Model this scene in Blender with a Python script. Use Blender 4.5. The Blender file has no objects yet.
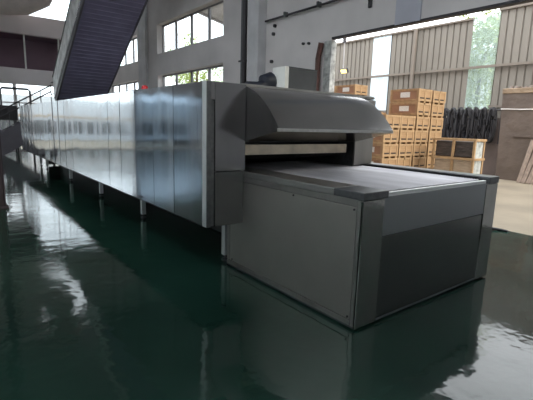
import bpy, bmesh, math, random
from mathutils import Vector, Matrix
random.seed(7)
C = bpy.context.scene.collection
PI = math.pi

# ------------------------------------------------------------------ materials
def mat(name, col, rough=0.5, metal=0.0, nscale=0, namt=0.0, stretch=(1, 1, 1), bump=0.0, bscale=40,
        bdist=0.02, bstretch=None, ior=1.5, rvar=0.0, spec=0.5, emit=None, estr=0.0, coord='Object', coat=0.0):
    m = bpy.data.materials.new(name); m.use_nodes = True
    nt = m.node_tree; b = nt.nodes['Principled BSDF']
    b.inputs['Base Color'].default_value = (*col, 1)
    b.inputs['Roughness'].default_value = rough
    b.inputs['Metallic'].default_value = metal
    b.inputs['IOR'].default_value = ior
    b.inputs['Specular IOR Level'].default_value = spec
    b.inputs['Coat Weight'].default_value = coat
    if emit:
        b.inputs['Emission Color'].default_value = (*emit, 1); b.inputs['Emission Strength'].default_value = estr
    tc = nt.nodes.new('ShaderNodeTexCoord')
    if nscale:
        mp = nt.nodes.new('ShaderNodeMapping'); mp.inputs['Scale'].default_value = stretch
        nt.links.new(tc.outputs[coord], mp.inputs['Vector'])
        n = nt.nodes.new('ShaderNodeTexNoise'); n.inputs['Scale'].default_value = nscale; n.inputs['Detail'].default_value = 5
        nt.links.new(mp.outputs[0], n.inputs['Vector'])
        r = nt.nodes.new('ShaderNodeValToRGB')
        r.color_ramp.elements[0].position = .3; r.color_ramp.elements[1].position = .7
        r.color_ramp.elements[0].color = tuple(max(0, c*(1-namt)) for c in col)+(1,)
        r.color_ramp.elements[1].color = tuple(min(1, c*(1+namt)) for c in col)+(1,)
        nt.links.new(n.outputs['Fac'], r.inputs[0]); nt.links.new(r.outputs[0], b.inputs['Base Color'])
        if rvar:
            mr = nt.nodes.new('ShaderNodeMapRange')
            mr.inputs['From Min'].default_value = .3; mr.inputs['From Max'].default_value = .7
            mr.inputs['To Min'].default_value = max(0.01, rough-rvar); mr.inputs['To Max'].default_value = rough+rvar
            nt.links.new(n.outputs['Fac'], mr.inputs['Value']); nt.links.new(mr.outputs[0], b.inputs['Roughness'])
    if bump:
        mp2 = nt.nodes.new('ShaderNodeMapping'); mp2.inputs['Scale'].default_value = bstretch or stretch
        nt.links.new(tc.outputs[coord], mp2.inputs['Vector'])
        n2 = nt.nodes.new('ShaderNodeTexNoise'); n2.inputs['Scale'].default_value = bscale; n2.inputs['Detail'].default_value = 3
        nt.links.new(mp2.outputs[0], n2.inputs['Vector'])
        bp = nt.nodes.new('ShaderNodeBump'); bp.inputs['Strength'].default_value = bump; bp.inputs['Distance'].default_value = bdist
        nt.links.new(n2.outputs['Fac'], bp.inputs['Height']); nt.links.new(bp.outputs[0], b.inputs['Normal'])
    return m

M = {}
M['epoxy'] = mat('epoxy', (.010, .030, .022), .09, nscale=.6, namt=.4, bump=.5, bscale=3.2, bdist=.010, ior=1.48, rvar=.05, spec=.5)
M['concrete'] = mat('concrete', (.20, .168, .122), .75, nscale=.8, namt=.18, bump=.2, bscale=8)
M['wall'] = mat('grey_plaster', (.66, .62, .61), .85, nscale=.7, namt=.12, bump=.1, bscale=12)
M['wall_far'] = mat('far_plaster', (.76, .70, .70), .85, nscale=.7, namt=.08)
M['ceiling'] = mat('roof_sheet', (.5, .5, .52), .7, nscale=.5, namt=.1)
M['pilaster'] = mat('pilaster_paint', (.60, .59, .60), .8, nscale=2, namt=.12)
M['band_blue'] = mat('bluish_paint', (.48, .48, .54), .8, nscale=2, namt=.06)
M['steel'] = mat('brushed_steel', (.46, .45, .43), .36, 1, nscale=6, namt=.10, stretch=(1, 1, .15), bump=.02, bscale=30, bdist=.002, bstretch=(1, 1, .05), rvar=.02)
M['mirror_steel'] = mat('mirror_steel', (.60, .64, .67), .10, 1, nscale=5, namt=.05, stretch=(1, 1, .1), bump=.10, bscale=2.2, bdist=.012, bstretch=(1, 1.4, .35), rvar=.04)
M['front_steel'] = mat('satin_steel', (.27, .27, .275), .2, 1, nscale=2.5, namt=.08, bump=.12, bscale=2.5, bdist=.01, rvar=.05)
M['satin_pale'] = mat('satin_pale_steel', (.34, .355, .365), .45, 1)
M['door_steel'] = mat('door_steel', (.50, .485, .45), .42, 1, nscale=2, namt=.06)
M['post_steel'] = mat('polished_post_steel', (.42, .42, .40), .10, 1, nscale=4, namt=.06, bump=.15, bscale=5, bdist=.01)
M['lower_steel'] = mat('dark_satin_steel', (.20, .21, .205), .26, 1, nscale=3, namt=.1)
M['hood_steel'] = mat('hood_steel', (.31, .305, .30), .20, 1, nscale=1.6, namt=.06, bump=.16, bscale=2.2, bdist=.03, rvar=.03)
M['rim_steel'] = mat('rim_steel', (.60, .60, .58), .3, 1, nscale=30, namt=.12, stretch=(1, .1, 1))
M['dark_rim'] = mat('dark_steel_rim', (.15, .155, .16), .35, .8, nscale=20, namt=.2)
M['trim_steel'] = mat('pale_trim_steel', (.78, .80, .80), .5, 1)
M['black'] = mat('black_cavity', (.012, .012, .014), .7)
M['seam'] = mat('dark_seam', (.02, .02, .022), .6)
M['belt'] = mat('wire_belt', (.50, .49, .52), .42, .55, nscale=5, namt=.22, stretch=(1, .2, 1))
M['tan_plate'] = mat('heat_tinted_plate', (.62, .54, .42), .3, 1, nscale=5, namt=.2)
M['white_paint'] = mat('white_panel', (.85, .84, .80), .5, nscale=8, namt=.06)
M['grey_panel'] = mat('grey_panel', (.10, .105, .11), .45, .3, nscale=4, namt=.15)
M['navy'] = mat('navy_paint', (.012, .015, .028), .5, nscale=8, namt=.3)
M['blue'] = mat('blue_paint', (.03, .07, .25), .45, nscale=8, namt=.2)
M['red'] = mat('red_plastic', (.6, .02, .03), .35)
M['soffit'] = mat('navy_soffit', (.26, .235, .36), .6, nscale=2, namt=.15)
M['stair_side'] = mat('stair_side_panel', (.86, .85, .84), .45, .1, nscale=3, namt=.35, bump=.2, bscale=5)
M['dark_metal'] = mat('dark_railing', (.06, .055, .06), .5, .4)
M['purple_dark'] = mat('gallery_dark', (.26, .17, .21), .7, nscale=.4, namt=.2)
M['purple_post'] = mat('column_paint', (.05, .035, .042), .6, nscale=2, namt=.2)
M['stair_mass'] = mat('stair_stringer_paint', (.15, .14, .16), .6, nscale=2, namt=.1)
M['frame'] = mat('window_frame_paint', (.33, .32, .33), .6)
M['rust'] = mat('rust_brown_pipe', (.12, .055, .045), .7, nscale=10, namt=.3)
M['jamb'] = mat('peeling_jamb', (.42, .42, .40), .85, nscale=9, namt=.45, bump=.3)
M['duct'] = mat('duct_wrap', (.80, .70, .66), .6, nscale=3, namt=.1)
M['wood'] = mat('crate_wood', (.34, .21, .105), .75, nscale=6, namt=.16, stretch=(1, 1, 6))
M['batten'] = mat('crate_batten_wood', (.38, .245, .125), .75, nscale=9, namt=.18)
M['shade_wood'] = mat('reddish_shaded_wood', (.24, .12, .065), .75, nscale=4, namt=.15)  # crate wood in a darker tone, shade put into the colour
M['slot'] = mat('slot_dark', (.03, .022, .018), .9)
M['paper'] = mat('shipping_paper', (.55, .53, .50), .8, nscale=60, namt=.25)
M['yellow'] = mat('yellow_lamp_housing', (.9, .6, .1), .5, emit=(1, .75, .3), estr=2.5)
M['film'] = mat('dark_stretch_film', (.045, .035, .032), .45, nscale=4, namt=.5, stretch=(1, 1, 4), bump=.6, bscale=9, bdist=.04)
M['pale_film'] = mat('pale_stretch_film', (.42, .44, .42), .25, nscale=6, namt=.4, bump=.6, bscale=9, bdist=.04)
M['card'] = mat('cardboard', (.42, .33, .24), .8, nscale=5, namt=.15, stretch=(1, 1, 5))
M['cover'] = mat('brown_cover_sheet', (.13, .10, .082), .6, nscale=1.5, namt=.15, bump=.5, bscale=3, bdist=.08)
M['cover_tan'] = mat('tan_cover_sheet', (.30, .22, .145), .6, nscale=2.5, namt=.25, bump=.8, bscale=4, bdist=.08)
M['plank'] = mat('weathered_plank', (.27, .21, .17), .8, nscale=6, namt=.25, stretch=(4, 4, 1))
M['rubber'] = mat('black_rubber', (.018, .018, .022), .45)
M['cabinet'] = mat('brown_low_wall', (.13, .10, .09), .7, nscale=2, namt=.2)
M['clad'] = mat('ribbed_cladding', (.225, .205, .175), .6, nscale=1.2, namt=.08, stretch=(1, 1, .2))
M['rail'] = mat('rail_paint', (.21, .18, .15), .6)
M['rope'] = mat('white_rope', (.75, .72, .68), .7)
M['leaf'] = mat('leaf', (.34, .42, .10), .6)
M['bark'] = mat('bark', (.12, .08, .05), .9)
M['pale_wall'] = mat('pale_building', (.50, .54, .58), .8, nscale=1, namt=.06)

def glass(name, tint, refl=.08):
    m = bpy.data.materials.new(name); m.use_nodes = True; nt = m.node_tree
    nt.nodes.remove(nt.nodes['Principled BSDF'])
    t = nt.nodes.new('ShaderNodeBsdfTransparent'); t.inputs[0].default_value = (*tint, 1)
    g = nt.nodes.new('ShaderNodeBsdfGlossy'); g.inputs['Roughness'].default_value = .05
    mx = nt.nodes.new('ShaderNodeMixShader'); mx.inputs[0].default_value = refl
    nt.links.new(t.outputs[0], mx.inputs[1]); nt.links.new(g.outputs[0], mx.inputs[2])
    nt.links.new(mx.outputs[0], nt.nodes['Material Output'].inputs[0]); return m
M['glass'] = glass('window_glass', (.93, .96, .97))
def translucent(name, col, clear):
    m = bpy.data.materials.new(name); m.use_nodes = True; nt = m.node_tree
    nt.nodes.remove(nt.nodes['Principled BSDF'])
    t = nt.nodes.new('ShaderNodeBsdfTransparent'); t.inputs[0].default_value = (.9, .95, .95, 1)
    g = nt.nodes.new('ShaderNodeBsdfTranslucent'); g.inputs[0].default_value = (*col, 1)
    d = nt.nodes.new('ShaderNodeBsdfDiffuse'); d.inputs[0].default_value = (*col, 1)
    a = nt.nodes.new('ShaderNodeMixShader'); a.inputs[0].default_value = .3
    nt.links.new(g.outputs[0], a.inputs[1]); nt.links.new(d.outputs[0], a.inputs[2])
    mx = nt.nodes.new('ShaderNodeMixShader'); mx.inputs[0].default_value = clear
    nt.links.new(a.outputs[0], mx.inputs[1]); nt.links.new(t.outputs[0], mx.inputs[2])
    nt.links.new(mx.outputs[0], nt.nodes['Material Output'].inputs[0]); return m
M['skypanel'] = translucent('translucent_panel', (.62, .70, .70), .72)
M['skypanel_white'] = translucent('frosted_panel', (.85, .92, .98), .25)

M['tinted_glass'] = glass('tinted_glass', (.46, .52, .57))
M['leg'] = mat('pale_leg_paint', (.55, .58, .58), .45, .3)
M['side_batten'] = mat('shaded_side_timber', (.30, .18, .09), .8, nscale=9, namt=.2)  # batten wood darkened to paint the shaded crate sides
# ------------------------------------------------------------------ mesh builder
class MB:
    def __init__(s): s.bm = bmesh.new()
    def box(s, x0, x1, y0, y1, z0, z1, bev=0, mtx=None):
        vs = [s.bm.verts.new((x, y, z)) for x in (x0, x1) for y in (y0, y1) for z in (z0, z1)]
        fs = [(0, 1, 3, 2), (4, 6, 7, 5), (0, 4, 5, 1), (2, 3, 7, 6), (0, 2, 6, 4), (1, 5, 7, 3)]
        faces = [s.bm.faces.new([vs[i] for i in f]) for f in fs]
        if bev:
            es = list({e for f in faces for e in f.edges})
            r = bmesh.ops.bevel(s.bm, geom=es, offset=bev, segments=2, affect='EDGES', profile=.5)
            vs = list({v for f in r['faces'] for v in f.verts} | {v for v in vs if v.is_valid})
        if mtx is not None: bmesh.ops.transform(s.bm, matrix=mtx, verts=[v for v in vs if v.is_valid])
        return s
    def prism(s, prof, axis, a, b):
        """prof: list of 2D points; extruded along axis from a to b (x: (y,z), y: (x,z), z: (x,y))"""
        def mk(p, t):
            return {'x': (t, p[0], p[1]), 'y': (p[0], t, p[1]), 'z': (p[0], p[1], t)}[axis]
        A = [s.bm.verts.new(mk(p, a)) for p in prof]; B = [s.bm.verts.new(mk(p, b)) for p in prof]
        n = len(prof)
        for i in range(n): s.bm.faces.new((A[i], A[(i+1) % n], B[(i+1) % n], B[i]))
        s.bm.faces.new(A[::-1]); s.bm.faces.new(B)
        return s
    def tube(s, pts, r, seg=10):
        pts = [Vector(p) for p in pts]; rings = []
        for i, p in enumerate(pts):
            d = (pts[min(i+1, len(pts)-1)] - pts[max(i-1, 0)]).normalized()
            u = d.cross(Vector((0, 0, 1)))
            if u.length < .05: u = d.cross(Vector((0, 1, 0)))
            u.normalize(); v = d.cross(u)
            rr = r[i] if isinstance(r, (list, tuple)) else r
            rings.append([s.bm.verts.new(p + rr*(math.cos(2*PI*k/seg)*u + math.sin(2*PI*k/seg)*v)) for k in range(seg)])
        for a, b in zip(rings, rings[1:]):
            for k in range(seg): s.bm.faces.new((a[k], a[(k+1) % seg], b[(k+1) % seg], b[k]))
        s.bm.faces.new(rings[0][::-1]); s.bm.faces.new(rings[-1])
        return s
    def build(s, name, m, parent=None, loc=(0, 0, 0), smooth=False):
        bmesh.ops.recalc_face_normals(s.bm, faces=s.bm.faces)
        me = bpy.data.meshes.new(name); s.bm.to_mesh(me); s.bm.free()
        me.materials.append(m if not isinstance(m, str) else M[m])
        if smooth:
            for p in me.polygons: p.use_smooth = True
            me.set_sharp_from_angle(angle=math.radians(40))
        o = bpy.data.objects.new(name, me); C.objects.link(o); o.location = loc
        if parent: o.parent = parent
        return o

def tag(o, label, cat, group=None, kind=None):
    o['label'] = label; o['category'] = cat
    if group: o['group'] = group
    if kind: o['kind'] = kind
    return o
def thing(name, label, cat, loc=(0, 0, 0), rz=0, group=None):
    o = bpy.data.objects.new(name, None); C.objects.link(o); o.location = loc; o.rotation_euler = (0, 0, rz)
    return tag(o, label, cat, group)
def struct(o, label=None):
    o['kind'] = 'structure'
    if label: o['label'] = label
    return o
def dup(root, loc, rz=0, label=None):
    r = root.copy(); C.objects.link(r); r.location = loc; r.rotation_euler = (0, 0, rz)
    if label: r['label'] = label
    for ch in list(root.children):
        c = ch.copy(); C.objects.link(c); c.parent = r
        for g in ch.children:
            d = g.copy(); C.objects.link(d); d.parent = c
    return r

def cells(u0, u1, z0, z1, holes):
    us = sorted({u0, u1} | {h[0] for h in holes} | {h[1] for h in holes}); zs = sorted({z0, z1} | {h[2] for h in holes} | {h[3] for h in holes})
    for i in range(len(us)-1):
        run = None
        for j in range(len(zs)-1):
            cu, cz = (us[i]+us[i+1])/2, (zs[j]+zs[j+1])/2
            solid = not any(h[0] < cu < h[1] and h[2] < cz < h[3] for h in holes)
            if solid: run = (run[0], zs[j+1]) if run else (zs[j], zs[j+1])
            if (not solid or j == len(zs)-2) and run:
                yield us[i], us[i+1], run[0], run[1]; run = None

# ------------------------------------------------------------------ the hall
XR = 7.2; YF = 24.0; XL = -10.0; YB = -9.0; ZC = 10.0
struct(MB().box(XL-.3, XR+.0, YB-.3, YF+.3, -.2, 0).build('floor', 'epoxy'), 'dark green glossy epoxy floor')
struct(MB().box(XR, 60, -25, 60, -.2, -.002).build('ground', 'concrete'), 'pale tan concrete yard outside the opening')
struct(MB().box(-30, XR, YF+.3, 60, -.25, -.03).build('ground', 'concrete'), 'pale ground outside the far end')
w = MB(); fill_skylights = [(-6, 5.6, y, y+1.3) for y in (-8.2, -6.2, -4.2)] + [(-9.4, -1.0, y, y+2.1) for y in (2.6, 5.0, 7.4, 9.8)]  # unseen skylights, added to lift the light in the hall
for a0, a1, b0, b1 in cells(XL-.3, XR+.35, YB-.3, YF+.3, fill_skylights): w.box(a0, a1, b0, b1, ZC, ZC+.2)
struct(w.build('ceiling', 'ceiling'))
for i, h in enumerate(fill_skylights): struct(MB().box(h[0]-.1, h[1]+.1, h[2]-.1, h[3]+.1, ZC+.2, ZC+.22).build('window_%d' % (14+i), 'glass'), 'clear skylight strip added in the roof to brighten the hall')

holesR = [(9.5, 9.5001, 0, .001), (1.9, 7.0, 0, 3.60), (11.75, 16.92, 4.35, 5.50), (11.75, 16.92, 2.9, 3.52), (19.15, 23.6, 4.30, 5.46), (19.15, 23.6, 3.05, 3.48)]
w = MB()
for u0, u1, z0, z1 in cells(YB, YF+.3, 0, ZC, holesR): w.box(XR, XR+(.35 if (u0+u1)/2 > 9.5 else .10), u0, u1, z0, z1)
struct(w.build('wall_right', 'wall'))
struct(MB().box(XR-.02, XR+.11, 1.9, 7.0, 3.575, 3.62).build('trim_1', 'dark_metal'), 'dark edge strip over the wide opening')

def window(n, axis, pos, u0, u1, z0, z1, k, depth=.05, m='frame', bar=.07, zb=(), pane='glass'):
    f = MB()
    def b(a0, a1, c0, c1, g=f, d=depth):
        if axis == 'x': g.box(pos-d/2, pos+d/2, a0, a1, c0, c1)
        else: g.box(a0, a1, pos-d/2, pos+d/2, c0, c1)
    b(u0, u1, z0, z0+.06); b(u0, u1, z1-.06, z1)
    for i in range(k+1):
        u = u0+(u1-u0)*i/k; a = max(u0, u-bar); c = min(u1, u+bar); b(a, c, z0+.06, z1-.06)
    for z in zb: b(u0+bar, u1-bar, z-.03, z+.03)
    fr = struct(f.build('window_%d' % n, m))
    for i in range(k):
        g = MB(); a = u0+(u1-u0)*i/k+(bar); c = u0+(u1-u0)*(i+1)/k-(bar)
        b(a, c, z0+.06, z1-.06, g, .008); g.build('pane', pane, fr)
    return fr
window(1, 'x', XR+.25, 11.75, 16.92, 4.35, 5.50, 4)
window(2, 'x', XR+.25, 11.75, 16.92, 2.9, 3.52, 4)
window(3, 'x', XR+.25, 19.15, 23.6, 4.30, 5.46, 4)
window(4, 'x', XR+.25, 19.15, 23.6, 3.05, 3.48, 4)

# far wall with gallery
FX = 6.4
holesF = [(1.0, 6.6, 0.0, 3.3), (-5.2, .7, 0, 5.2), (-9.4, -5.25, 0, 3.2), (1.2, 6.8, 4.0, 5.62), (3.3, 6.2, 6.5, 9.3)]
w = MB()
for u0, u1, z0, z1 in cells(XL, XR, 0, ZC, holesF): w.box(u0, u1, YF, YF+.3, z0, z1)
struct(w.build('wall_far', 'wall_far'))
window(5, 'y', YF+.15, 1.0, 6.6, 0.0, 3.3, 3, m='wall_far', zb=(2.35,))
window(12, 'y', YF+.15, -5.2, .7, 0, 5.2, 3, bar=.05)
window(13, 'y', YF+.15, -9.4, -5.3, 0, 3.2, 2, bar=.05, pane='tinted_glass')  # added window, tinted to dim its reflection in the near oven panels
window(6, 'y', YF+.15, 3.3, 6.2, 6.5, 9.3, 1, m='wall_far')
g = MB(); g.box(.9, 7.1, YF+1.9, YF+2.0, 3.9, 5.8); g.box(.9, 7.1, YF+.3, YF+1.9, 3.85, 3.98); g.box(.9, 7.1, YF+.3, YF+1.9, 5.64, 5.75)
g.box(.9, 1.0, YF+.3, YF+1.9, 3.98, 5.64); g.box(7.0, 7.1, YF+.3, YF+1.9, 3.98, 5.64)
struct(g.build('wall_gallery', 'purple_dark'), 'dark recessed gallery in the far wall')
for i, x in enumerate((3.42, 4.95, 1.9)):
    struct(MB().box(x-.035, x+.035, YF+.05, YF+.12, 4.0, 5.62).build('trim_%d' % (i+2), 'white_paint'), 'thin pale post across the gallery')

# left and back walls
holesL = [(-8+5*i, -8+5*i+4.2, 3.2, 6.8) for i in range(3)]
w = MB()
for u0, u1, z0, z1 in cells(YB, YF+.3, 0, ZC, holesL): w.box(XL-.3, XL, u0, u1, z0, z1)
struct(w.build('wall_left', 'wall'))
for i in range(3): window(7+i, 'x', XL-.15, -8+5*i, -3.8+5*i, 3.2, 6.8, 4)
struct(MB().box(XL-.3, XR+.35, YB-.3, YB, 0, ZC).build('wall_back', 'wall'))
struct(MB().box(-60, XL-.3, -25, 60, -.25, -.03).build('ground', 'concrete'), 'pale ground outside the left wall')

# pilasters, pipes on the right wall
struct(MB().box(XR-.28, XR, 9.5, 10.02, 0, ZC, .01).build('trim_6', 'pilaster'), 'grey pilaster on the right wall')
struct(MB().box(XR-.12, XR, 17.9, 18.75, 0, ZC, .01).build('trim_7', 'pilaster'), 'shallow pilaster between the two window bays')
struct(MB().box(XR-.04, XR, 4.75, 5.3, 3.6, ZC).build('trim_8', 'band_blue'), 'bluish painted strip above the opening')
struct(MB().box(XR-.04, XR+.14, 6.98, 7.2, 0, 3.55, .01).build('trim_9', 'jamb'), 'peeling grey jamb of the wide opening')
t = thing('drain_pipe', 'dark vertical drain pipe beside the grey pilaster on the wall', 'pipe', (XR-.12, 10.38, 0))
MB().tube([(0, 0, .0), (0, 0, 9.9)], .07, 12).build('pipe', 'dark_metal', t, smooth=True)
MB().tube([(0, .13, .0), (0, .13, 9.9)], .035, 10).build('cable_conduit', 'grey_panel', t, smooth=True)
for z in (1.5, 3.4, 5.2, 7): MB().box(-.09, .11, -.1, .18, z, z+.04).build('pipe_clamp', 'dark_metal', t)
tag(MB().tube([(XR-.1, 7.33, 0), (XR-.1, 7.33, 3.18), (XR-.1, 7.30, 3.30), (XR-.1, 7.25, 3.52)], .065, 12).build('standpipe', 'rust', smooth=True),
    'reddish brown upright pipe beside the jamb of the opening', 'pipe')
t = thing('wall_conduit', 'thin horizontal conduit running along the wall above the opening', 'pipe', (XR-.08, 0, 4.40))
MB().tube([(0, 10.0-.55, -.04), (0, -3, 0)], .028, 8).build('conduit', 'dark_metal', t, smooth=True)
for y in (8.6, 7.4, 6.2, 5): MB().box(-.04, .08, y, y+.05, -.06, .05).build('clip', 'grey_panel', t)
t = thing('wall_bracket', 'dark triangular steel bracket on the wall above the opening', 'bracket', (XR, 5.95, 4.05))
MB().box(-.05, 0, -.04, .04, 0, .75, .005).build('back_plate', 'dark_metal', t)
MB().tube([(-.03, 0, .08), (-.42, 0, .62)], .02, 8).build('brace', 'dark_metal', t)
MB().box(-.45, 0, -.03, .03, .62, .67).build('arm', 'dark_metal', t)
for i, (y, z) in enumerate(((7.95, 3.6), (7.75, 3.58), (9.15, 4.0), (9.1, 4.2), (9.2, 3.3))):
    tag(MB().tube([(XR+.01, y, z), (XR-.06, y, z)], .03 if i < 2 else .045, 10).build('anchor_stub', 'dark_metal'),
        ['left of two small dark bolt stubs beside the standpipe top', 'right of two small dark bolt stubs beside the standpipe top',
         'dark round stub on the wall just right of the pilaster', 'upper dark stub right of the pilaster, under the conduit', 'low dark stub right of the pilaster, near hood height'][i], 'bolt', 'bolt stubs on the right wall')

# hall column on the left
t = thing('steel_column', 'dark purple-brown steel column with base plate at the left picture edge', 'column', (.60, 8.68, 0))
MB().box(-.0, .15, .0, .02, .03, ZC-.05).box(-.0, .02, -.08, .10, .03, ZC-.05).box(.13, .15, -.08, .10, .03, ZC-.05).build('shaft', 'purple_post', t)
MB().box(-.05, .19, -.14, .16, 0, .03, .004).build('base_plate', 'purple_post', t)
for a in (-1, 1):
    for b in (-1, 1): MB().tube([(.07+a*.095, .01+b*.12, .03), (.07+a*.095, .01+b*.12, .06)], .015, 6).build('anchor_bolt', 'dark_metal', t)

# ------------------------------------------------------------------ tunnel oven
OX0, OX1, OY0, OY1, OZ0, OZ1 = 2.0, 4.55, 3.545, 16.1, .575, 2.0
ov = thing('tunnel_oven', 'long stainless steel tunnel oven with mirror-like side panels standing on short legs', 'oven', (OX0, OY0, 0))
def L(mb, name, m, smooth=False, par=None):   # world-coordinate mesh parented to the oven
    o = mb.build(name, m, par or ov, smooth=smooth)
    if par is None or par == ov: o.location = (-OX0, -OY0, 0)
    return o
# inner casing, hollow tunnel through its middle near the mouth
b = MB()
b.box(OX0+.05, 2.46, OY0+.07, OY1, OZ0+.02, OZ1-.02); b.box(2.46, 4.19, OY0+1.2, OY1-.02, OZ0+.02, OZ1-.03)
b.box(2.46, 4.19, OY0+.04, OY0+1.2, 1.42, OZ1-.03); b.box(4.19, OX1-.02, OY0+.05, OY1-.02, OZ0+.02, OZ1-.03)
L(b, 'casing', 'dark_rim')
# side panels
n = 20; ys = [3.64, 4.29]
step = (OY1-4.29)/n
for i in range(n): ys.append(4.29+step*(i+1))
rnd = random.Random(3)
for i in range(len(ys)-1):
    y0, y1 = ys[i]+.008, ys[i+1]-.008
    bm = bmesh.new(); ny, nz = 6, 10; t1 = rnd.uniform(-.012, .012); t2 = rnd.uniform(-.006, .006); bul = rnd.uniform(-.006, .006)
    gr = []
    for a in range(ny+1):
        row = []
        for c in range(nz+1):
            u = a/ny; v = c/nz
            x = OX0 + t1*(u-.5) + t2*(v-.5) - bul*math.sin(PI*u)*math.sin(PI*v)
            row.append(bm.verts.new((x, y0+(y1-y0)*u, OZ0+(OZ1-OZ0)*v)))
        gr.append(row)
    for a in range(ny):
        for c in range(nz): bm.faces.new((gr[a][c], gr[a+1][c], gr[a+1][c+1], gr[a][c+1]))
    r = bmesh.ops.extrude_face_region(bm, geom=bm.faces[:])
    for v in [e for e in r['geom'] if isinstance(e, bmesh.types.BMVert)]: v.co.x += .008
    mb = MB(); mb.bm.free(); mb.bm = bm
    L(mb, 'side_panel', 'mirror_steel', smooth=True)
L(MB().box(OX0-.004, OX0+.05, 3.56, 3.636, OZ0-.01, OZ1+.004, .004), 'corner_trim', 'trim_steel')
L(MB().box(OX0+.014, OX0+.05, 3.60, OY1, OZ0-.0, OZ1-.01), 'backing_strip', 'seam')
# top sheets
for i in range(7):
    a = OY0+.03+(OY1-OY0-.03)*i/7; c = OY0+.03+(OY1-OY0-.03)*(i+1)/7
    L(MB().box(OX0+.055, OX1-.005, a+.004, c-.004, OZ1-.02, OZ1, .003), 'top_sheet', 'steel')
L(MB().box(OX1-.015, OX1, OY0+.36, OY1, .04, OZ1-.022), 'rear_side_sheet', 'steel')  # carried down to the floor to keep daylight from under the oven
L(MB().box(OX0+.02, OX1, OY0+.08, OY1, OZ0-.02, OZ0+.015), 'underside', 'seam')  # near-black colour deepens the shade beneath
L(MB().box(OX0+.035, OX1, OY1, OY1+.02, OZ0, OZ1-.01), 'end_sheet', 'steel')
L(MB().box(OX0+.75, OX1, OY1-.05, OY1-.03, .04, OZ0).box(OX0+1.1, OX0+1.14, 4.0, OY1-.06, .02, OZ0), 'shade_plate', 'seam')  # dark plates added below the oven so the gap stays in shade
# front face
L(MB().box(OX0+.0, OX0+.045, OY0-.0, OY0+.015, OZ0-.01, OZ1+.0, .003), 'front_edge_trim', 'dark_rim')
L(MB().box(OX0+.05, OX0+.085, OY0+.012, OY0+.06, OZ0, 1.82), 'door_gap', 'dark_rim')
L(MB().box(OX0+.09, 2.452, OY0, OY0+.06, 1.13, OZ1, .006), 'front_panel', 'front_steel')
L(MB().box(OX0+.046, OX0+.09, OY0+.004, OY0+.03, 1.83, OZ1, .002), 'front_panel', 'front_steel')
L(MB().box(OX0+.09, 2.436, OY0, OY0+.06, OZ0-.01, 1.122, .006), 'lower_front_panel', 'front_steel')
L(MB().box(4.19, OX1, OY0+.02, OY0+.05, 1.12, 1.96, .004), 'right_front_panel', 'steel')
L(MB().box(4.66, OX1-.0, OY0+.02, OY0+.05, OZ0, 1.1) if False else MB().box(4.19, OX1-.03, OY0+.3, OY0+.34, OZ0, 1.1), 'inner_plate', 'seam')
# mouth: tan baffle and black tunnel
L(MB().box(2.465, 4.03, OY0+.02, OY0+.05, 1.285, 1.395, .004), 'baffle_plate', 'tan_plate')
L(MB().box(2.465, 4.19, OY0+.30, OY0+.34, 1.22, 1.42), 'mouth_curtain', 'black')
L(MB().box(2.465, 4.19, OY0+1.1, OY0+1.15, .9, 1.42), 'tunnel_back', 'black')
# legs
for x in (2.52, 4.35):
    for y in (4.02, 6.62, 9.0, 11.7, 14.9, 16.0):
        l = L(MB().box(x-.035, x+.035, y-.035, y+.035, .07, OZ0, .004), 'leg', 'leg')
        MB().tube([(x, y, 0), (x, y, .02), (x, y, .025), (x, y, .075)], [.045, .045, .015, .015], 12).build('foot', 'rubber', l)
# extraction hood at the mouth
prof = []
cp = [(3.70, 1.995), (3.60, 1.99), (3.50, 1.965), (3.38, 1.915), (3.26, 1.835), (3.15, 1.74), (3.06, 1.64), (3.012, 1.575), (2.98, 1.50)]
for i in range(1, len(cp)-2):
    for k in range(4):
        s_ = k/4; P0, P1, P2, P3 = cp[i-1:i+3]
        prof.append(tuple(.5*((2*P1[j])+(P2[j]-P0[j])*s_+(2*P0[j]-5*P1[j]+4*P2[j]-P3[j])*s_**2+(3*P1[j]-P0[j]-3*P2[j]+P3[j])*s_**3) for j in (0, 1)))
prof.append((3.012, 1.575))
skin = prof + [(3.012, 1.548), (3.03, 1.548)] + [(3.56, 1.425), (3.60, 1.425)]
hx0, hx1 = 2.455, 4.20
hd = L(MB().prism(skin, 'x', hx0, hx1), 'hood', 'hood_steel', smooth=True)
h2 = MB().box(hx0-.004, hx1+.004, 3.006, 3.03, 1.545, 1.575, .003).build('lip', 'rim_steel', hd)
L(MB().box(hx0-.01, hx1+.35, OY0-.0+.05, OY0+.40, 1.975, 2.012, .004), 'hood_flange', 'steel')

# ------------------------------------------------------------------ outfeed conveyor table
TX0, TX1, TY0, TY1, TZ = 2.44, 4.66, 1.96, 4.5, 1.12
tb = thing('conveyor_table', 'large boxy stainless outfeed table with a flat wire belt at the oven mouth', 'conveyor', (TX0, TY0, 0))
def T(mb, name, m, smooth=False):
    o = mb.build(name, m, tb, smooth=smooth); o.location = (-TX0, -TY0, 0); return o
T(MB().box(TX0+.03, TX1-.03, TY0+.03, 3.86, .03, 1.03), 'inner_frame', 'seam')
T(MB().box(TX0+.004, TX1-.02, TY0+.01, 3.87, .015, .05), 'base_frame', 'grey_panel')
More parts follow.
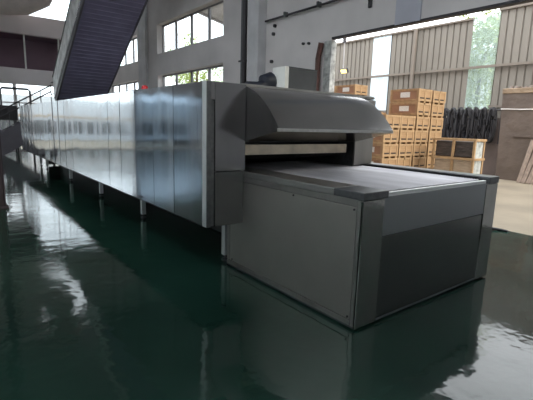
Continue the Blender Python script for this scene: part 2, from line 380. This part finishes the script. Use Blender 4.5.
# left side : one big door sheet in a border
T(MB().box(TX0, TX0+.02, TY0+.055, 3.86, 1.005, 1.058, .003).box(TX0, TX0+.02, TY0+.06, 3.86, .03, .075, .003).box(TX0, TX0+.02, 3.81, 3.86, .08, 1.0, .003).box(TX0, TX0+.02, TY0+.0, TY0+.052, .03, 1.055, .003), 'side_border', 'steel')
sd = T(MB().box(TX0+.002, TX0+.02, TY0+.06, 3.80, .083, 1.0, .003), 'side_door', 'door_steel')
for y, z in ((2.75, .985), (3.78, .98), (2.04, .1), (2.04, .98), (3.75, .1)): MB().tube([(TX0+.003, y, z), (TX0-.006, y, z)], .009, 8).build('screw', 'dark_metal', sd)
# front
T(MB().box(TX0, 2.70, TY0-.004, TY0+.02, .02, 1.055, .004), 'front_post', 'post_steel')
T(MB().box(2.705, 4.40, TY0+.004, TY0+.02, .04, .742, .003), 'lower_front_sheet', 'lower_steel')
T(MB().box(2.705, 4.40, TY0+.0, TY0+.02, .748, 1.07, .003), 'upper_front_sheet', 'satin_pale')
T(MB().box(4.405, TX1, TY0-.004, TY0+.02, .02, 1.055, .004), 'front_post', 'post_steel')
T(MB().box(TX1-.02, TX1, TY0+.025, 3.86, .03, 1.055, .003), 'right_side_sheet', 'steel')
# rim
T(MB().box(TX0-.006, TX0+.30, TY0-.008, TY0+.30, 1.06, TZ, .006), 'corner_cap', 'dark_rim')
T(MB().box(TX0-.006, TX0+.30, TY0+.302, 4.5, 1.06, TZ, .006), 'left_rail', 'rim_steel')
T(MB().box(TX1-.20, TX1+.006, TY0-.008, 4.2, 1.06, TZ+.012, .006), 'right_rail', 'dark_rim')
T(MB().box(TX1-.24, TX1-.2, TY0+.12, 4.2, 1.07, TZ+.005, .003), 'guide_strip', 'black')
T(MB().box(TX0+.30, TX1-.24, TY0+.012, TY0+.05, 1.06, 1.10, .006), 'nose_bar', 'trim_steel')
T(MB().box(TX0+.30, TX1-.24, TY0+.06, TY0+.085, 1.05, 1.085), 'nose_gap', 'black')
bm = MB(); k = 0; prof = []
y = TY0+.09
while y < 4.5:
    prof += [(y, 1.096), (y+.012, 1.104), (y+.024, 1.096)]; y += .030
prof = prof + [(prof[-1][0], 1.07), (prof[0][0], 1.07)]
T(bm.prism(prof, 'x', TX0+.302, TX1-.242), 'wire_belt', 'belt')

# things on the oven roof
t = thing('control_box', 'grey box with a white left edge standing upright on the oven roof', 'box', (4.0, 4.55, OZ1))
MB().box(-.26, .27, -.14, .12, 0, .37, .006).build('body', 'grey_panel', t)
MB().box(-.33, -.262, -.145, .125, 0, .385, .004).build('edge_panel', 'white_paint', t)
MB().box(-.255, .275, -.145, .125, .372, .388, .003).build('lid', 'grey_panel', t)
t = thing('blower_motor', 'navy blower motor lying left of the grey box on the oven roof', 'motor', (3.55, 4.72, OZ1))
MB().tube([(-.30, 0, .10), (-.28, 0, .10), (-.1, 0, .10), (.0, 0, .12), (.03, 0, .16), (.10, 0, .175), (.15, 0, .16)], [.04, .075, .085, .10, .135, .155, .13], 20).build('housing', 'navy', t, smooth=True)
MB().box(-.22, .1, -.08, .08, 0, .03).build('foot_plate', 'navy', t)
t = thing('drive_motor', 'small blue gear motor on the oven roof near the front corner', 'motor', (2.85, 5.15, OZ1))
MB().tube([(-.17, .05, .075), (.12, -.03, .075)], .065, 16).build('housing', 'blue', t, smooth=True)
MB().box(-.05, .1, -.08, .08, 0, .10, .01).build('gearbox', 'blue', t)
MB().box(-.03, .05, -.03, .03, .12, .17, .005).build('terminal_box', 'navy', t)
t = thing('warning_beacon', 'small red beacon lamp on the oven roof in front of the window wall', 'lamp', (2.45, 6.25, OZ1))
MB().tube([(0, 0, 0), (0, 0, .05)], .035, 14).build('base', 'dark_metal', t)
MB().tube([(0, 0, .05), (0, 0, .12), (0, 0, .14)], [.05, .048, .03], 14).build('lens', 'red', t, smooth=True)

# ------------------------------------------------------------------ staircase at the far end
def zs(y): return 2.5+.612*(20-y)
st = thing('staircase', 'dark navy steep staircase rising towards the viewer behind the oven', 'staircase', (3.93, 20.4, 0))
def S(mb, name, m, smooth=False):
    o = mb.build(name, m, st, smooth=smooth); o.location = (-3.93, -20.4, 0); return o
ya, yb = 20.4, 9.2
b = MB(); prof = [(ya, zs(ya)), (yb, zs(yb)), (yb, zs(yb)+.08), (ya, zs(ya)+.08)]
b.prism(prof, 'x', 3.99, 5.89)
S(b, 'soffit', 'soffit')
b = MB(); N = 62
for i in range(N):
    y = ya-(ya-yb)*(i+.5)/N
    b.box(3.99, 5.89, y-.028, y+.028, zs(y)-.006, zs(y)+.03)
S(b, 'soffit_battens', 'soffit')
for x0 in (3.93, 5.89):
    S(MB().prism([(ya+.05, zs(ya)-.05), (yb, zs(yb)-.05), (yb, zs(yb)+.22), (ya+.05, zs(ya)+.22)], 'x', x0, x0+.06), 'stringer', 'stair_mass')
for i in range(40):
    y = ya-.14-.278*i
    S(MB().box(3.995, 5.885, y-.15, y+.15, zs(y)+.19, zs(y)+.23), 'tread', 'grey_panel')
for x0 in (3.90, 5.95):
    S(MB().prism([(ya+.05, zs(ya)+.225), (yb, zs(yb)+.225), (yb, zs(yb)+1.1), (ya+.05, zs(ya)+1.1)], 'x', x0, x0+.03), 'balustrade_panel', 'stair_side')
    S(MB().tube([(x0+.01, ya+.05, zs(ya)+1.15), (x0+.01, yb, zs(yb)+1.15)], .035, 8), 'handrail', 'grey_panel')
ld = thing('stair_landing', 'grey landing platform with a flight and dark double handrail going down left', 'staircase', (3.93, 21.2, 0))
def D(mb, name, m):
    o = mb.build(name, m, ld); o.location = (-3.93, -21.2, 0); return o
D(MB().box(3.9, 6.0, 20.45, 22.0, 2.0, 2.2), 'platform', 'stair_mass')
for x in (4.0, 5.9):
    for y in (20.6, 21.9): D(MB().box(x-.05, x+.05, y-.05, y+.05, 0, 2.0), 'post', 'dark_metal')
def zl(x): return 2.2+.6*(x-3.9)
D(MB().prism([(3.9, zl(3.9)), (.35, zl(.35)), (.25, 0), (1.9, 0), (3.9, 1.2)], 'y', 20.9, 20.96), 'side_stringer', 'stair_mass')
D(MB().prism([(3.9, zl(3.9)), (.35, zl(.35)), (.35, 0), (.8, 0), (3.9, 1.9)], 'y', 21.95, 22.0), 'side_stringer', 'stair_mass')
for i in range(11):
    x = 3.75-.31*i; D(MB().box(x-.16, x+.16, 20.96, 21.95, zl(x)-.12, zl(x)-.08), 'tread', 'grey_panel')
for dz in (.62, .88):
    D(MB().tube([(3.9, 20.93, zl(3.9)+dz), (.4, 20.93, zl(.4)+dz)], .03, 8), 'handrail', 'dark_metal')
for i in range(9):
    x = 3.88-.42*i; D(MB().tube([(x, 20.93, zl(x)-.02), (x, 20.93, zl(x)+.88)], .02, 6), 'baluster', 'dark_metal')
for dz in (.5, 1.0): D(MB().tube([(3.93, 20.5, 2.2+dz), (3.93, 21.0, 2.2+dz)], .025, 8), 'handrail', 'dark_metal')

# mixing hopper machine far left
t = thing('hopper_machine', 'dark boxy machine with a bent pipe frame at the far left end', 'machine', (2.0, 22.8, 0))
MB().box(-.6, .7, -.4, .4, 1.5, 2.15, .02).build('hopper', 'dark_metal', t)
MB().tube([(.1, -.3, 2.15), (.1, -.3, 2.85), (.18, -.3, 2.93), (1.2, -.3, 2.93), (1.28, -.3, 2.85), (1.28, -.3, 0)], .05, 8).build('pipe_frame', 'grey_panel', t)
for x in (-.55, .62):
    for y in (-.35, .33): MB().box(x-.03, x+.03, y-.03, y+.03, 0, 1.5).build('leg', 'dark_metal', t)
for i in range(4): MB().box(-.5+.28*i, -.32+.28*i, -.36, -.3, 1.0, 1.45, .02).build('canister', 'trim_steel', t)
# duct near clerestory
t = thing('air_duct', 'fat beige wrapped air duct crossing high in the top left corner', 'duct', (-3, 22.6, 7.15))
MB().tube([(-6, 0, 0), (5.6, 0, 0), (6.2, 0, .1), (6.7, 0, .35), (7.05, 0, .9), (7.1, 0, 1.6), (7.1, 0, 2.84)], [1.05, 1.05, 1.03, .98, .85, .7, .65], 24).build('duct_body', 'duct', t, smooth=True)
for x in (-4, -1, 2, 5): MB().tube([(x, 0, 0), (x+.08, 0, 0)], 1.08, 24).build('duct_band', 'grey_panel', t); MB().tube([(x+.04, 0, 1.0), (x+.04, 0, 2.85)], .02, 6).build('hanger_rod', 'dark_metal', t)

# ------------------------------------------------------------------ yard
# ribbed fence wall
CX = 16.6
cw = thing('corrugated_wall', 'tall beige ribbed metal wall across the yard with a horizontal rail', 'wall', (CX, 0, 0)); 
def ribbed(y0, y1, z0, z1, x=0, pitch=.27, d=.05):
    b = bmesh.new(); P = []; y = y0
    while y < y1-1e-6:
        for dy, dx in ((0, 0), (.205, 0), (.225, -d), (.25, -d)):
            if y+dy < y1: P.append((y+dy, x+dx if False else x-dx))
        y += pitch
    P.append((y1, x))
    lo = [b.verts.new((px, py, z0)) for py, px in P]; hi = [b.verts.new((px, py, z1)) for py, px in P]
    for i in range(len(P)-1): b.faces.new((lo[i], lo[i+1], hi[i+1], hi[i]))
    r = bmesh.ops.extrude_face_region(b, geom=b.faces[:])
    for v in [e for e in r['geom'] if isinstance(e, bmesh.types.BMVert)]: v.co.x += .012
    m = MB(); m.bm.free(); m.bm = b; return m
segs = [(-8, 7.62, 'clad', 6.02), (7.62, 8.62, 'skypanel', 5.95), (8.62, 12.38, 'clad', 5.86), (12.38, 13.4, 'skypanel_white', 5.86), (13.4, 22, 'clad', 5.86), (22, 24, 'clad', 5.86)]
for y0, y1, m, z1 in segs:
    o = ribbed(y0, y1, 0 if m == 'clad' else 2.45, z1).build('cladding_sheet' if m == 'clad' else 'translucent_sheet', m, cw)
    if m != 'clad':
        o['label'] = 'pale see-through ribbed sheet'; ribbed(y0, y1, 0, 2.45).build('cladding_sheet', 'clad', cw)
MB().box(-.16, -.06, -8, 24, 3.98, 4.07).build('rail', 'rail', cw)
MB().box(-.16, -.06, -8, 7.62, 2.50, 2.58).build('rail', 'rail', cw)
MB().box(-.10, .06, -8, 7.66, 5.98, 6.06).build('top_cap', 'rail', cw)
MB().box(-.10, .06, 8.6, 24, 5.83, 5.90).build('top_cap', 'rail', cw)
for y in (-2, 4.4, 11.0, 17.5, 24): MB().box(-.26, -.16, y-.06, y+.06, 0, 5.85).build('post', 'rail', cw)

# crates
cr = thing('wooden_crate', '', 'crate', (0, 0, 0), 0, 'slatted wooden crates stacked in the yard')
W_, D_, H_ = .68, .98, .395
MB().box(.018, W_-.018, .014, D_-.018, .06, H_-.012).build('box_panel', 'wood', cr)
for y0, y1 in ((0, .022), (D_-.022, D_)):
    b = MB()
    for x0 in (0, W_-.06, W_/2-.03): b.box(x0, x0+.06, y0, y1, .05, H_-.002)
    for z in (.05, H_-.06): b.box(.055, W_-.055, y0, y1, z, z+.055)
    b.build('end_battens', 'batten', cr)
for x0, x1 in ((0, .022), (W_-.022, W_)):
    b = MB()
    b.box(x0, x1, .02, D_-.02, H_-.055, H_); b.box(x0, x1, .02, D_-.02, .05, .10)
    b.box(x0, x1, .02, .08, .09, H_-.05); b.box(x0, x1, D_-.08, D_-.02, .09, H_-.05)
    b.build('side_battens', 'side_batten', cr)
for x in (.02, W_/2-.04, W_-.10): MB().box(x, x+.08, .01, D_-.01, 0, .05).build('skid', 'batten', cr)
MB().box(.08, W_/2-.04, .010, .02, .115, .155).box(W_/2+.04, W_-.08, .010, .02, .115, .155).build('hand_slot', 'slot', cr)
MB().box(.003, .009, .3, .62, .15, .30).build('label_sheet', 'paper', cr)
# same wood as the ends: shaded long side painted as a darker, redder sheet
MB().box(.010, .018, .09, D_-.09, .105, H_-.06).build('side_sheet', 'shade_wood', cr)
used = [False]
names = ['bottom layer', 'second layer up', 'third layer up', 'fourth layer up', 'fifth layer up', 'sixth layer up', 'seventh layer up', 'eighth layer up']
def stack(x, y, n, desc, jx=.012, seed=0):
    rr = random.Random(seed)
    for k in range(n):
        lab = 'wooden crate in the %s, %s' % (desc, 'topmost' if k == n-1 else names[k])
        loc = (x+rr.uniform(-jx, jx), y+rr.uniform(-jx, jx), k*H_); rz = rr.uniform(-.008, .008)
        if not used[0]:
            cr.location = loc; cr.rotation_euler = (0, 0, rz); cr['label'] = lab; used[0] = True
        else: dup(cr, loc, rz, lab)
stack(9.42, 7.02, 5, 'low front stack nearest the oven hood', seed=1)
stack(10.14, 7.02, 5, 'low front stack second from the hood', seed=2)
stack(10.86, 7.00, 7, 'tall front stack with dark side showing', seed=3)
stack(11.70, 7.06, 7, 'tall stack at the right end of the row', seed=4)
stack(9.45, 8.06, 5, 'back row stack nearest the oven hood', seed=5)
stack(10.17, 8.08, 5, 'back row stack behind the low stacks', seed=6)
stack(10.95, 8.10, 5, 'back row stack right behind the tall one', seed=8)
stack(12.0, 10.35, 8, 'far high stack showing above the hood', seed=7)
stack(12.0, 11.38, 8, 'farthest high stack left above the hood', seed=9)
for i, x in enumerate((9.45, 10.17)):
    t = thing('flat_pallet', ['worn wooden pallet on the back row stack nearest the hood', 'worn wooden pallet on the back row behind the low stacks'][i], 'pallet', (x, 8.07, 5*H_+.001), 0, 'pallets on the back row of crates')
    for k in range(5): MB().box(.02+.135*k, .12+.135*k, 0, .95, .10, .125).build('deck_board', 'plank', t)
    for y in (.0, .43, .86): MB().box(.02, .66, y, y+.09, 0, .10).build('bearer', 'batten', t)

# framed sheet-goods crate
t = thing('framed_crate', 'low open-framed wooden crate holding film-wrapped panels in front of the black coils', 'crate', (11.0, 5.30, 0))
fw, fd, fh = .55, 1.22, 1.39
for i in range(3):
    y = [0, fd/2-.03, fd-.06][i]
    for x in (0, fw-.06): MB().box(x, x+.06, y, y+.06, 0, fh, .004).build('upright', 'batten', t)
for z in (.06, .82, fh-.06):
    for x in (-.02, fw-.04+.02): MB().box(x, x+.05, -.02, fd+.02, z, z+.06, .004).build('cross_rail', 'batten', t)
    for y in (-.02, fd-.03): MB().box(0, fw, y, y+.05, z, z+.06, .004).build('end_rail', 'batten', t)
MB().box(.07, .48, .07, fd-.07, .89, fh-.07, .02).build('wrapped_load', 'film', t)
MB().box(.07, .48, .07, fd-.07, .12, .81, .02).build('carton_load', 'card', t)
MB().box(.07, fw-.07, .02, .065, .10, fh-.08, .01).build('end_wrap', 'pale_film', t)

# tall covered slab stack
t = thing('covered_panel_stack', 'tall leaning stack of panels under a brown cover at the right edge', 'panels', (15.0, 4.9, 0))
b = MB(); b.prism([(.42, 0), (1.50, 0), (1.62, 2.92), (1.45, 3.02), (.55, 3.0), (.42, 2.9)], 'x', 0, .55)
b.build('cover', 'cover', t)
b = bmesh.new()
b_ = MB()
for k in range(7): b_.tube([(.0, .5+.15*k, 3.0+.03*math.sin(k*2)), (.2, .55+.15*k, 3.06+.02*math.cos(k)), (.5, .52+.15*k, 3.0)], [.05, .07, .05], 8)
b_.build('cover_fold', 'cover', t, smooth=True); b.free()
MB().box(-.05, .0, .5, 1.15, 1.45, 1.50).build('cover_ridge', 'cover', t)
MB().tube([(-.03, 1.60, 2.36), (-.03, 1.0, 2.34), (-.03, .45, 2.34)], .018, 6).build('strap', 'rope', t)
MB().box(-.03, .56, .43, 1.63, 2.86, 3.03, .02).build('cover_flap', 'cover_tan', t)
pl = None
for i, (y, ln, lean) in enumerate(((5.46, 1.40, .22), (5.33, 1.62, .27), (5.18, 1.52, .24), (5.05, 1.7, .28), (4.92, 1.6, .25))):
    mt = Matrix.Rotation(lean, 4, 'Y') @ Matrix.Rotation(.03*(i-2)+.17, 4, 'X')
    o = MB().box(-.02, .02, -.06, .06, 0, ln, .003, mt).build('leaning_plank', 'plank', loc=(14.45, y, 0.015))
    tag(o, ['leftmost grey-brown plank leaning on the covered panel stack', 'second plank from the left leaning on the covered stack', 'middle one of five planks leaning on the covered stack',
            'second plank from the right leaning on the covered stack', 'rightmost plank leaning on the covered stack at the picture edge'][i], 'plank', 'planks leaning on the covered stack')

# low brown cabinet bank + black coils on a rail before the ribbed wall
t = thing('coil_rack', 'low brown rack in front of the ribbed wall carrying black coils', 'rack', (16.05, 6.9, 0))
MB().box(0, .3, 0, 2.9, 0, 1.15, .01).build('back_board', 'cabinet', t)
MB().tube([(-.10, 0, 2.38), (-.10, 2.9, 2.38)], .025, 8).build('hanging_rail', 'dark_metal', t)
for y in (0.03, 1.45, 2.87): MB().box(0, .05, y-.025, y+.025, 1.15, 2.40).build('upright', 'dark_metal', t)
MB().box(.2, .3, 0, 2.9, 1.15, 2.1).build('upper_board', 'cabinet', t)
def coil_mesh(seed):
    rr = random.Random(seed); b = MB()
    for k in range(7):
        w = rr.uniform(.03, .14); top = rr.uniform(.0, .07); bot = rr.uniform(-1.22, -1.1); ox = (k-3)*.02
        pts = []
        for a in range(25):
            th = 2*PI*a/24; sz = math.sin(th); cy = math.cos(th)
            q = rr.uniform(.8, 1.2); pts.append((-.04-ox*1.2+rr.uniform(-.01, .01), math.copysign(abs(cy)**q, cy)*w, (top+bot)/2+(top-bot)/2*math.copysign(abs(sz)**.8, sz)))
        b.tube(pts, rr.uniform(.030, .046), 7)
    return b
for i in range(9):
    o = coil_mesh(20+i).build('black_coil', 'rubber', loc=(15.93, 7.18+.30*i, 2.40), smooth=True)
    tag(o, ['black hose coil nearest the brown covered stack', 'black hose coil second from the covered stack', 'black hose coil third from the covered stack',
            'black hose coil fourth from the covered stack', 'black hose coil in the middle of the hanging row', 'black hose coil fourth from the crates end',
            'black hose coil third from the crates end', 'black hose coil second from the crates end', 'black hose coil nearest the wooden crates'][i], 'hose', 'black coils hanging on the rack')

# flood light by the jamb
t = thing('flood_light', 'small lit flood lamp on a thin drop rod inside the wide opening', 'lamp', (XR+.42, 7.0, 0))
MB().tube([(0, 0, 3.62), (0, 0, 2.98)], .014, 8).build('drop_rod', 'pilaster', t)
MB().box(-.04, .03, -.02, .02, 3.55, 3.72).build('hanger', 'dark_metal', t)
mt = Matrix.Translation((0, -.05, 2.92)) @ Matrix.Rotation(-.5, 4, 'Y')
MB().box(-.03, .03, -.10, .10, -.055, .055, .008, mt).build('housing', 'dark_metal', t)
MB().box(-.037, -.031, -.085, .085, -.045, .045, 0, mt).build('lens', 'yellow', t)

# cable on the ground
tag(MB().tube([(6.6, 3.5, .012), (6.9, 3.25, .02), (7.05, 3.1, .015), (7.02, 2.95, .03), (7.12, 2.84, .012), (7.1, 2.74, .012)], .02, 7).build('ground_cable', 'rubber', smooth=True),
    'short black cable lying on the floor right of the conveyor table', 'cable')

# trees and building outside
def tree(name, x, y, h, r, seed, label):
    t = thing(name, label, 'tree', (x, y, 0), 0, 'trees beyond the ribbed wall'); rr = random.Random(seed)
    MB().tube([(0, 0, 0), (.1, .05, h*.3), (0, .1, h*.55), (.1, 0, h*.8)], [.18, .15, .11, .05], 8).build('trunk', 'bark', t, smooth=True)
    b = bmesh.new()
    for cl in range(46):
        while True:
            p = Vector((rr.uniform(-1, 1), rr.uniform(-1, 1), rr.uniform(-1, 1)))
            if p.length < 1: break
        c = Vector((p.x*r, p.y*r, h*.68+p.z*h*.34)); s = rr.uniform(.3, .6)
        for k in range(70):
            q = c+Vector((rr.gauss(0, s*.55), rr.gauss(0, s*.55), rr.gauss(0, s*.5)))
            a = Vector((rr.uniform(-1, 1), rr.uniform(-1, 1), rr.uniform(-.6, .6))).normalized()*rr.uniform(.08, .15)
            n = a.cross(Vector((rr.uniform(-1, 1), rr.uniform(-1, 1), 1))).normalized()*.045
            b.faces.new([b.verts.new(q-a), b.verts.new(q+n), b.verts.new(q+a), b.verts.new(q-n)])
    me = bpy.data.meshes.new('foliage'); b.to_mesh(me); b.free(); me.materials.append(M['leaf'])
    o = bpy.data.objects.new('foliage', me); C.objects.link(o); o.parent = t
    return t
tree('leafy_tree', 18.5, 9.0, 6.2, 1.0, 1, 'leafy tree seen through the clear wall sheet')
tree('leafy_tree', 22.5, 10.3, 10.4, 2.3, 2, 'tall bright green tree showing over the ribbed wall at top right')
tree('leafy_tree', 15.5, 29.0, 8.2, 2.6, 3, 'leafy tree beyond the yard, seen through the low window row')
tree('leafy_tree', 19.5, 38.0, 9.5, 2.8, 4, 'farther leafy tree beyond the yard, seen through the far low windows')
t = thing('canopy_roof', 'grey outdoor lean-to canopy seen through the upper window row', 'roof', (XR+.36, 11, 5.75))
MB().prism([(0, .55), (2.6, 0), (2.6, .05), (0, .6)], 'y', 0, 5.2).build('roof_sheet', 'pilaster', t)
for y in (.3, 2.5, 4.8): MB().prism([(0, .45), (2.5, -.06), (2.5, -.01), (0, .53)], 'y', y, y+.06).build('rafter', 'frame', t)
fb = thing('added_building', 'pale building added outside the far openings for the oven reflections', 'building', (-8, 36, 0))  # added to hide bright sky from the oven side reflections
MB().box(-20, 20, 0, 8, 0, 3.3).build('wall', 'pale_wall', fb)
MB().box(-20, 20, -.06, -.01, 1.75, 1.9).build('painted_band', 'card', fb)
for i in range(13): MB().box(-19+3*i, -17.2+3*i, -.05, -.01, .5, 1.5).build('window', 'grey_panel', fb)
for i in range(14): MB().box(-20+3*i, -19.6+3*i, -.25, -.0, 0, 3.3).build('buttress', 'pilaster', fb)  # windows and buttresses added to stripe the oven side reflections
bd = thing('neighbour_shed', 'pale shed with a ribbed roof behind the ribbed wall', 'building', (24, 10, 0))
MB().box(0, 10, 2.2, 9, 0, 6.15).build('wall', 'pale_wall', bd)
MB().prism([(-.3, 6.15), (5, 6.9), (10.3, 6.15)], 'y', 2.0, 9.2).build('roof', 'pale_wall', bd)

# ------------------------------------------------------------------ light
wd = bpy.data.worlds.new('World'); bpy.context.scene.world = wd; wd.use_nodes = True
bg = wd.node_tree.nodes['Background']; bg.inputs[0].default_value = (.93, .965, 1, 1); bg.inputs[1].default_value = 4.0
s = bpy.data.lights.new('sun', 'SUN'); s.energy = 1.8; s.angle = math.radians(6); s.color = (1, .88, .70)
so = bpy.data.objects.new('sun', s); C.objects.link(so)
so.rotation_euler = Vector((.06, -.80, .60)).to_track_quat('Z', 'Y').to_euler()
so.location = (10, -10, 20)

# ------------------------------------------------------------------ camera
cam = bpy.data.cameras.new('camera'); co = bpy.data.objects.new('camera', cam); C.objects.link(co)
cam.sensor_width = 36; cam.lens = 412/533*36; cam.clip_start = .05; cam.clip_end = 300
Rm = Matrix((((0.792988, 0.086891, -0.603009), (-0.608592, 0.158517, -0.777488), (0.02803, 0.983525, 0.178583))))
co.matrix_world = Matrix.Translation((0, 0, 1.6)) @ Rm.to_4x4()
sc = bpy.context.scene; sc.camera = co
sc.view_settings.view_transform = 'Standard'; sc.view_settings.look = 'None'
sc.view_settings.exposure = 0; sc.view_settings.gamma = 1; sc.view_settings.use_curve_mapping = False
sc.cycles.max_bounces = 10; sc.cycles.diffuse_bounces = 5; sc.cycles.glossy_bounces = 6; sc.cycles.transparent_max_bounces = 16
sc.cycles.use_denoising = True; sc.cycles.sample_clamp_indirect = 8
